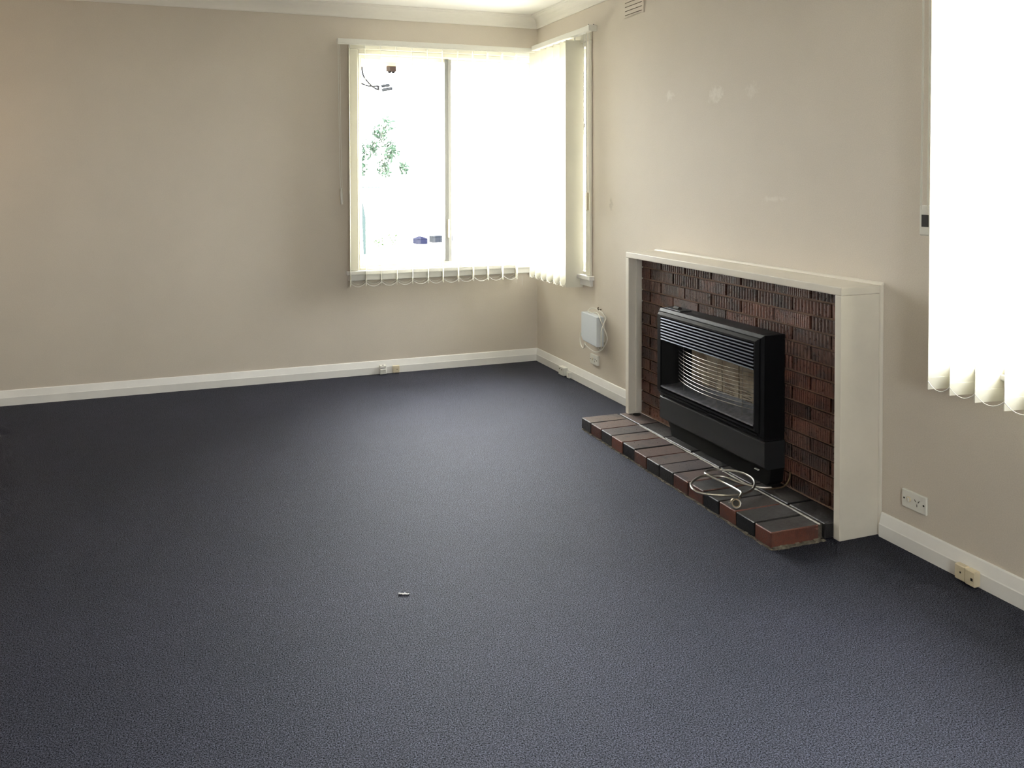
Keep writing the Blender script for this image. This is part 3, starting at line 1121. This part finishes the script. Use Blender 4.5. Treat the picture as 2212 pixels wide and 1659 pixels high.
MB().tube(ringp, 0.0022, 6, closed=True).build('fitting_ring', 'chrome', fb, smooth=True)
side = Vector((-0.85, 0.35, 0)).normalized()
MB().tube([c + side * 0.016, c + side * 0.027], 0.003, 8).build('bayonet_pin', 'chrome', fb)
MB().tube([c - side * 0.016, c - side * 0.025], 0.003, 8).build('bayonet_pin', 'chrome', fb)
# thin supply pipe beside the heater
tag(MB().tube(smooth_path([(-0.126, -2.915, 0.145), (-0.127, -2.912, 0.11), (-0.15, -2.905, 0.078), (-0.20, -2.898, 0.073), (-0.24, -2.890, 0.073)], 5), 0.004, 7).build('supply_pipe', 'brass', None, smooth=True),
    'thin bent metal supply pipe at the foot of the heater', 'pipe')

# ------------------------------------------------------------------ wall box with wound cable
wb = thing('wall_box', (-0.03, -0.96, 0.32), 'pale grey plastic box with cable wound round it on the wall', 'device box')
MB().prism([(-0.855, 0.360), (-0.880, 0.330), (-1.070, 0.318), (-1.074, 0.516), (-0.858, 0.522)], 0, -0.068, -0.012).build('case', 'plastic_b', wb, bevel=0.004, seg=2)
MB().box(-0.014, 0.0, -1.060, -0.880, 0.345, 0.505).build('back_plate', 'plastic', wb)
cp = [(-.018, -1.005, .552), (-.03, -0.975, .560), (-.045, -0.949, .555), (-.058, -0.938, .538), (-.056, -0.965, .530), (-.042, -1.010, .538), (-.045, -1.055, .533), (-.060, -1.110, .506), (-.04, -1.118, .458),
      (-.03, -1.130, .416), (-.02, -1.128, .374), (-.03, -1.092, .316), (-.04, -1.069, .293), (-.05, -1.027, .277), (-.058, -0.975, .284), (-.068, -0.922, .306), (-.062, -0.900, .315), (-.05, -0.872, .283),
      (-.05, -0.848, .268), (-.04, -0.800, .283), (-.03, -0.772, .319), (-.02, -0.780, .377), (-.02, -0.845, .410)]
MB().tube(smooth_path(cp, 5), 0.0034, 7).build('cable', 'cable', wb, smooth=True)
cp2 = [(-.018, -1.012, .552), (-.03, -1.09, .545), (-.03, -1.125, .517), (-.05, -1.135, .485), (-.066, -1.130, .437), (-.064, -1.125, .391), (-.05, -1.100, .332), (-.04, -1.066, .300), (-.02, -1.00, .300)]
MB().tube(smooth_path(cp2, 5), 0.0034, 7).build('cable', 'cable', wb, smooth=True)
MB().tube(smooth_path([(0.0, -1.012, .556), (-.018, -1.012, .552), (-.026, -1.014, .564), (-.022, -1.012, .572)], 4), 0.004, 7).build('hook', 'brown_slot', wb, smooth=True)


# ------------------------------------------------------------------ outlets and phone sockets
def outlet(label, yc, zc, w, h, flip=False, thick=0.010):
    t = thing('power_outlet', (0, yc, zc - h / 2), label, 'outlet')
    MB().prism([(yc - w / 2, zc - h / 2), (yc + w / 2, zc - h / 2), (yc + w / 2, zc + h / 2), (yc - w / 2, zc + h / 2)], 0, -thick, 0.0).build('plate', 'plastic', t, bevel=0.004, seg=2)
    x = -thick
    s = -1 if flip else 1
    for dy in (-0.40, 0.40):
        MB().disc((x, yc + dy * w, zc), (1, 0, 0), 0.0035, 0.002, 10).build('screw', 'dark', t)
    sw = MB().disc((x - 0.001, yc + s * 0.20 * w, zc + 0.002), (1, 0, 0), 0.010, 0.003, 16).build('switch_bezel', 'plastic_c', t, smooth=True)
    MB().box(x - 0.006, x - 0.002, yc + s * 0.20 * w - 0.004, yc + s * 0.20 * w + 0.004, zc - 0.006, zc + 0.008).build('rocker', 'plastic', sw, bevel=0.001)
    yo = yc - s * 0.13 * w
    for (dy, dz, ang) in ((0.008, 0.006, 0.6), (-0.008, 0.006, -0.6), (0.0, -0.010, 0.0)):
        cyy, czz = yo + dy, zc + dz
        u = Vector((0, math.sin(ang), math.cos(ang))) * 0.005
        MB().tube([(x - 0.0004, cyy - u.y, czz - u.z), (x - 0.0004, cyy + u.y, czz + u.z)], 0.0012, 5).build('pin_slot', 'dark', t)
    return t


outlet('white wall power outlet above the skirting near the glowing blind', -3.4435, 0.197, 0.108, 0.070)
outlet('white power outlet on the wall directly beneath the cabled box', -0.938, 0.205, 0.100, 0.066, thick=0.016)


def sock(name, label, mat, boxes, holes, kids=()):
    t = thing(name, boxes[0][0:1] + boxes[0][2:3] + (0,), label, 'socket')
    for i, b in enumerate(boxes):
        MB().box(*b).build('body' if i == 0 else 'cover', mat if i == 0 else (kids[i - 1] if kids else mat), t, bevel=0.003, seg=1)
    for h in holes:
        MB().box(*h).build('hole', 'dark', t)
    return t


sock('phone_socket', 'white phone socket with cable slot on the far skirting board', 'plastic',
     [(-1.280, -1.232, -0.055, -0.019, 0.004, 0.068), (-1.280, -1.236, -0.060, -0.052, 0.030, 0.045)],
     [(-1.262, -1.250, -0.048, -0.036, 0.0676, 0.0686), (-1.276, -1.240, -0.0562, -0.0545, 0.047, 0.051)])
sock('phone_socket', 'small cream junction box right of white socket on far skirting', 'plastic_c',
     [(-1.180, -1.130, -0.042, -0.019, 0.004, 0.056)], [(-1.152, -1.147, -0.0426, -0.0415, 0.028, 0.033)])
sock('phone_socket', 'white phone socket on the skirting left of the fireplace', 'plastic',
     [(-0.055, -0.017, -0.560, -0.480, 0.006, 0.066), (-0.045, -0.017, -0.625, -0.590, 0.004, 0.046)],
     [(-0.0556, -0.0545, -0.505, -0.495, 0.046, 0.052), (-0.0556, -0.0545, -0.540, -0.528, 0.044, 0.050)])
sock('phone_socket', 'yellowed double phone socket on the skirting under the near blind', 'plastic_c',
     [(-0.042, -0.017, -3.684, -3.642, 0.004, 0.058), (-0.046, -0.017, -3.724, -3.685, 0.004, 0.058)],
     [(-0.0426, -0.0415, -3.668, -3.663, 0.030, 0.036), (-0.0466, -0.0455, -3.716, -3.708, 0.024, 0.034)], ('plastic_c',))

# ------------------------------------------------------------------ wall vent
vt = thing('wall_vent', (0, -1.417, 2.43), 'painted wall vent with thin dark slots high on the fireplace wall', 'vent')
MB().box(-0.0015, 0.0, -1.530, -1.305, 2.430, 2.585).build('vent_backing', 'brown_slot', vt)
zs = [2.4315, 2.445, 2.4705, 2.496, 2.5215, 2.547, 2.5725]
for a, b in zip(zs[:-1], zs[1:]):
    lo = a + 0.0028 if a != zs[0] else a
    MB().box(-0.006, -0.0012, -1.513, -1.321, lo, b - 0.0022).build('louvre', 'wall', vt)
fm = MB()
fm.box(-0.006, 0.0, -1.321, -1.303, 2.428, 2.586)
fm.box(-0.006, 0.0, -1.532, -1.513, 2.428, 2.586)
fm.box(-0.006, 0.0, -1.513, -1.321, 2.5705, 2.586)
fm.box(-0.006, 0.0, -1.513, -1.321, 2.428, 2.4345)
fm.build('vent_frame', 'wall', vt)

# ------------------------------------------------------------------ scrap on the carpet
rr = random.Random(5)
ls = thing('lint_scrap', (-1.933, -3.091, 0.0), 'tiny white scrap of lint lying on the dark carpet', 'lint')
px = [Vector((-1.951, -3.086, 0.003)).lerp(Vector((-1.917, -3.098, 0.003)), i / 10) for i in range(11)]
p1 = [p + Vector((rr.uniform(-.001, .001), rr.uniform(-.0016, .0016), rr.uniform(0, .001))) for p in px]
MB().tube(p1, [0.0016 + 0.0014 * rr.random() for _ in px], 6).build('fluff', 'lint', ls, smooth=True)
p2 = [p + Vector((0.002, 0.0060, -0.002)) for p in px]
MB().tube(p2, [0.0024 + 0.001 * rr.random() for _ in px], 6).build('pulled_thread', 'dark', ls, smooth=True)

# ------------------------------------------------------------------ outside
GZ = -0.5
o = struct(MB().box(-40, 60, -40, 80, GZ - 0.1, GZ).build('ground', 'concrete'))
# eave over the far wall and the right wall
o = struct(MB().box(XL - 1.0, 0.55, TH, 0.64, 2.37, 2.40).build('soffit', 'ext_white'))
o = struct(MB().box(TH, 0.55, YR - 1.0, TH, 2.37, 2.40).build('soffit', 'ext_white'))
o = struct(MB().box(XL - 1.0, 0.575, 0.62, 0.645, 2.330, 2.50).build('fascia', 'wood_ext'))
o = struct(MB().box(0.55, 0.575, YR - 1.0, 0.645, 2.330, 2.50).build('fascia', 'wood_ext'))
o = struct(MB().box(XL - 1.0, 0.575, YR - 1.0, 0.64, 2.75, 2.80).build('roof', 'ext_white'))
# service connection box and cables hanging from the eave
mt = thing('service_box', (-1.01, 0.65, 2.27), 'small weathered service connection box hanging from the eave outside', 'connector box')
MB().box(-1.050, -0.975, 0.600, 0.640, 2.295, 2.340).build('box', 'meter', mt, bevel=0.003)
MB().box(-1.035, -1.015, 0.605, 0.630, 2.283, 2.296).build('terminal', 'wire', mt)
MB().box(-1.005, -0.985, 0.605, 0.630, 2.283, 2.296).build('terminal', 'wire', mt)
MB().tube(smooth_path([(-1.03, 0.62, 2.285), (-1.03, 0.625, 2.265), (-1.02, 0.63, 2.235)], 4), 0.003, 6).build('lead', 'wire', mt)
sw_ = thing('service_cable', (-0.95, 1.5, 2.2), 'looped grey service cables hanging outside the far window', 'cable')
MB().tube(smooth_path([(-1.105, 1.5, 2.55), (-1.10, 1.5, 2.36), (-1.085, 1.5, 2.31), (-1.04, 1.5, 2.285), (-0.985, 1.5, 2.272), (-0.906, 1.5, 2.275)], 5), 0.008, 6).build('cable', 'wire', sw_, smooth=True)
MB().tube(smooth_path([(-1.06, 1.5, 2.55), (-1.055, 1.5, 2.40), (-1.03, 1.5, 2.34), (-0.98, 1.5, 2.285), (-0.93, 1.5, 2.25), (-0.90, 1.5, 2.242)], 5), 0.008, 6).build('cable', 'wire', sw_, smooth=True)
MB().box(-0.916, -0.900, 1.49, 1.51, 2.240, 2.280).build('clamp', 'wire', sw_)
MB().tube([(-0.878, 1.5, 2.277), (-0.80, 1.5, 2.288)], 0.014, 8).build('insulator', 'bin_grey', sw_)
MB().tube([(-0.872, 1.5, 2.240), (-0.777, 1.5, 2.258)], 0.015, 8).build('insulator', 'bin_grey', sw_)
MB().tube([(-1.2, 1.5, 2.55), (-0.7, 1.5, 2.55)], 0.02, 8).build('cross_arm', 'trunk', sw_)
MB().tube([(-1.0, 1.5, 2.55), (-1.0, 0.640, 2.46)], 0.015, 8).build('bracket_arm', 'trunk', sw_)


def foliage(mb, c, r, n, leaf, rnd):
    for _ in range(n):
        d = Vector((rnd.gauss(0, 1), rnd.gauss(0, 1), rnd.gauss(0, 1)))
        d = d.normalized() * (rnd.random() ** 0.45)
        p = Vector(c) + Vector((d.x * r[0], d.y * r[1], d.z * r[2]))
        u = Vector((rnd.gauss(0, 1), rnd.gauss(0, 1), rnd.gauss(0, 1))).normalized()
        w = u.orthogonal().normalized()
        s = leaf * rnd.uniform(0.6, 1.3)
        mb.add([p - u * s, p - w * s * 0.45, p + u * s, p + w * s * 0.45], [(0, 1, 2, 3)])


rn = random.Random(21)
tr = thing('garden_tree', (2.35, 14.0, GZ), 'pale green sparse tree seen through the far window', 'tree')
MB().tube([(2.3, 14, GZ), (2.25, 14, 1.0), (2.2, 14, 2.9)], [0.05, 0.04, 0.015], 8).build('trunk', 'trunk', tr)
lm = MB()
for (x, z, r, nn) in ((1.75, 2.1, .22, 60), (2.15, 2.5, .2, 70), (2.35, 2.75, .18, 40), (2.40, 2.05, .26, 110), (2.25, 1.65, .2, 80), (2.75, 1.65, .14, 50), (1.65, 1.65, .16, 50), (2.0, 2.15, .16, 40)):
    foliage(lm, (x, 14, z), (r, r, r * 1.3), nn * 2, 0.065, rn)
o = lm.build('foliage', 'leaf', tr)
o['kind'] = 'stuff'
for i, (x, y, h, lab) in enumerate(((2.45, 15.2, 0.30, 'low lime green garden plant left of the garden boxes'), (2.85, 15.6, 0.42, 'lime green garden plant outside, nearest the navy box'))):
    pl = thing('garden_plant', (x, y, GZ), lab, 'plant')
    fm_ = MB()
    foliage(fm_, (x, y, GZ + h * 0.6), (0.22, 0.2, h * 0.5), 90, 0.04, rn)
    fo = fm_.build('foliage', 'leaf2', pl)
    fo['kind'] = 'stuff'
    MB().tube([(x, y, GZ), (x, y, GZ + h)], 0.012, 6).build('stem', 'trunk', pl)


def crate(name, x, y, w, d, h, mat, label, gable=0.0):
    t = thing(name, (x, y, GZ), label, 'storage box')
    MB().box(x - w / 2, x + w / 2, y - d / 2, y + d / 2, GZ, GZ + h).build('body', mat, t, bevel=0.01)
    if gable > 0:
        MB().prism([(x - w / 2 - 0.01, GZ + h), (x + w / 2 + 0.01, GZ + h), (x + 0.02, GZ + h + gable)], 1, y - d / 2 - 0.01, y + d / 2 + 0.01).build('lid', mat, t)
    else:
        MB().box(x - w / 2 - 0.012, x + w / 2 + 0.012, y - d / 2 - 0.012, y + d / 2 + 0.012, GZ + h, GZ + h + 0.02).build('lid', mat, t, bevel=0.004)
    return t


crate('storage_box', 3.93, 16.5, 0.36, 0.4, 0.14, 'bin_blue', 'navy garden box with peaked lid outside the far window', 0.07)
crate('storage_box', 4.50, 16.8, 0.36, 0.3, 0.17, 'bin_grey', 'slate grey garden box outside, right of the navy box')
crate('storage_box', 4.98, 17.0, 0.11, 0.2, 0.20, 'bin_grey', 'narrow dark garden box outside, next to window stile')
pt = thing('plant_pot', (1.95, 15.4, GZ), 'white garden pot with pink rim outside the far window', 'pot')
MB().tube([(1.95, 15.4, GZ), (1.95, 15.4, GZ + 0.20)], [0.11, 0.15], 14).build('pot', 'ext_white', pt, smooth=True)
MB().tube([(1.95, 15.4, GZ + 0.20), (1.95, 15.4, GZ + 0.24)], 0.16, 14).build('rim', 'pot_pink', pt, smooth=True)
gp = thing('leaning_frame', (1.65, 14.0, GZ), 'grey leaning metal frame outside at the far window left edge', 'frame')
MB().tube([(1.60, 14.0, 1.17), (1.72, 14.0, 0.36), (1.75, 14.0, GZ)], [0.03, 0.05, 0.05], 8).build('strut', 'steel_g', gp)
MB().tube([(1.60, 14.0, 1.17), (2.15, 14.0, 1.165)], 0.014, 8).build('rail', 'steel_g', gp)
MB().tube([(2.15, 14.0, 1.18), (2.15, 14.0, GZ)], 0.02, 8).build('post', 'ext_white', gp)
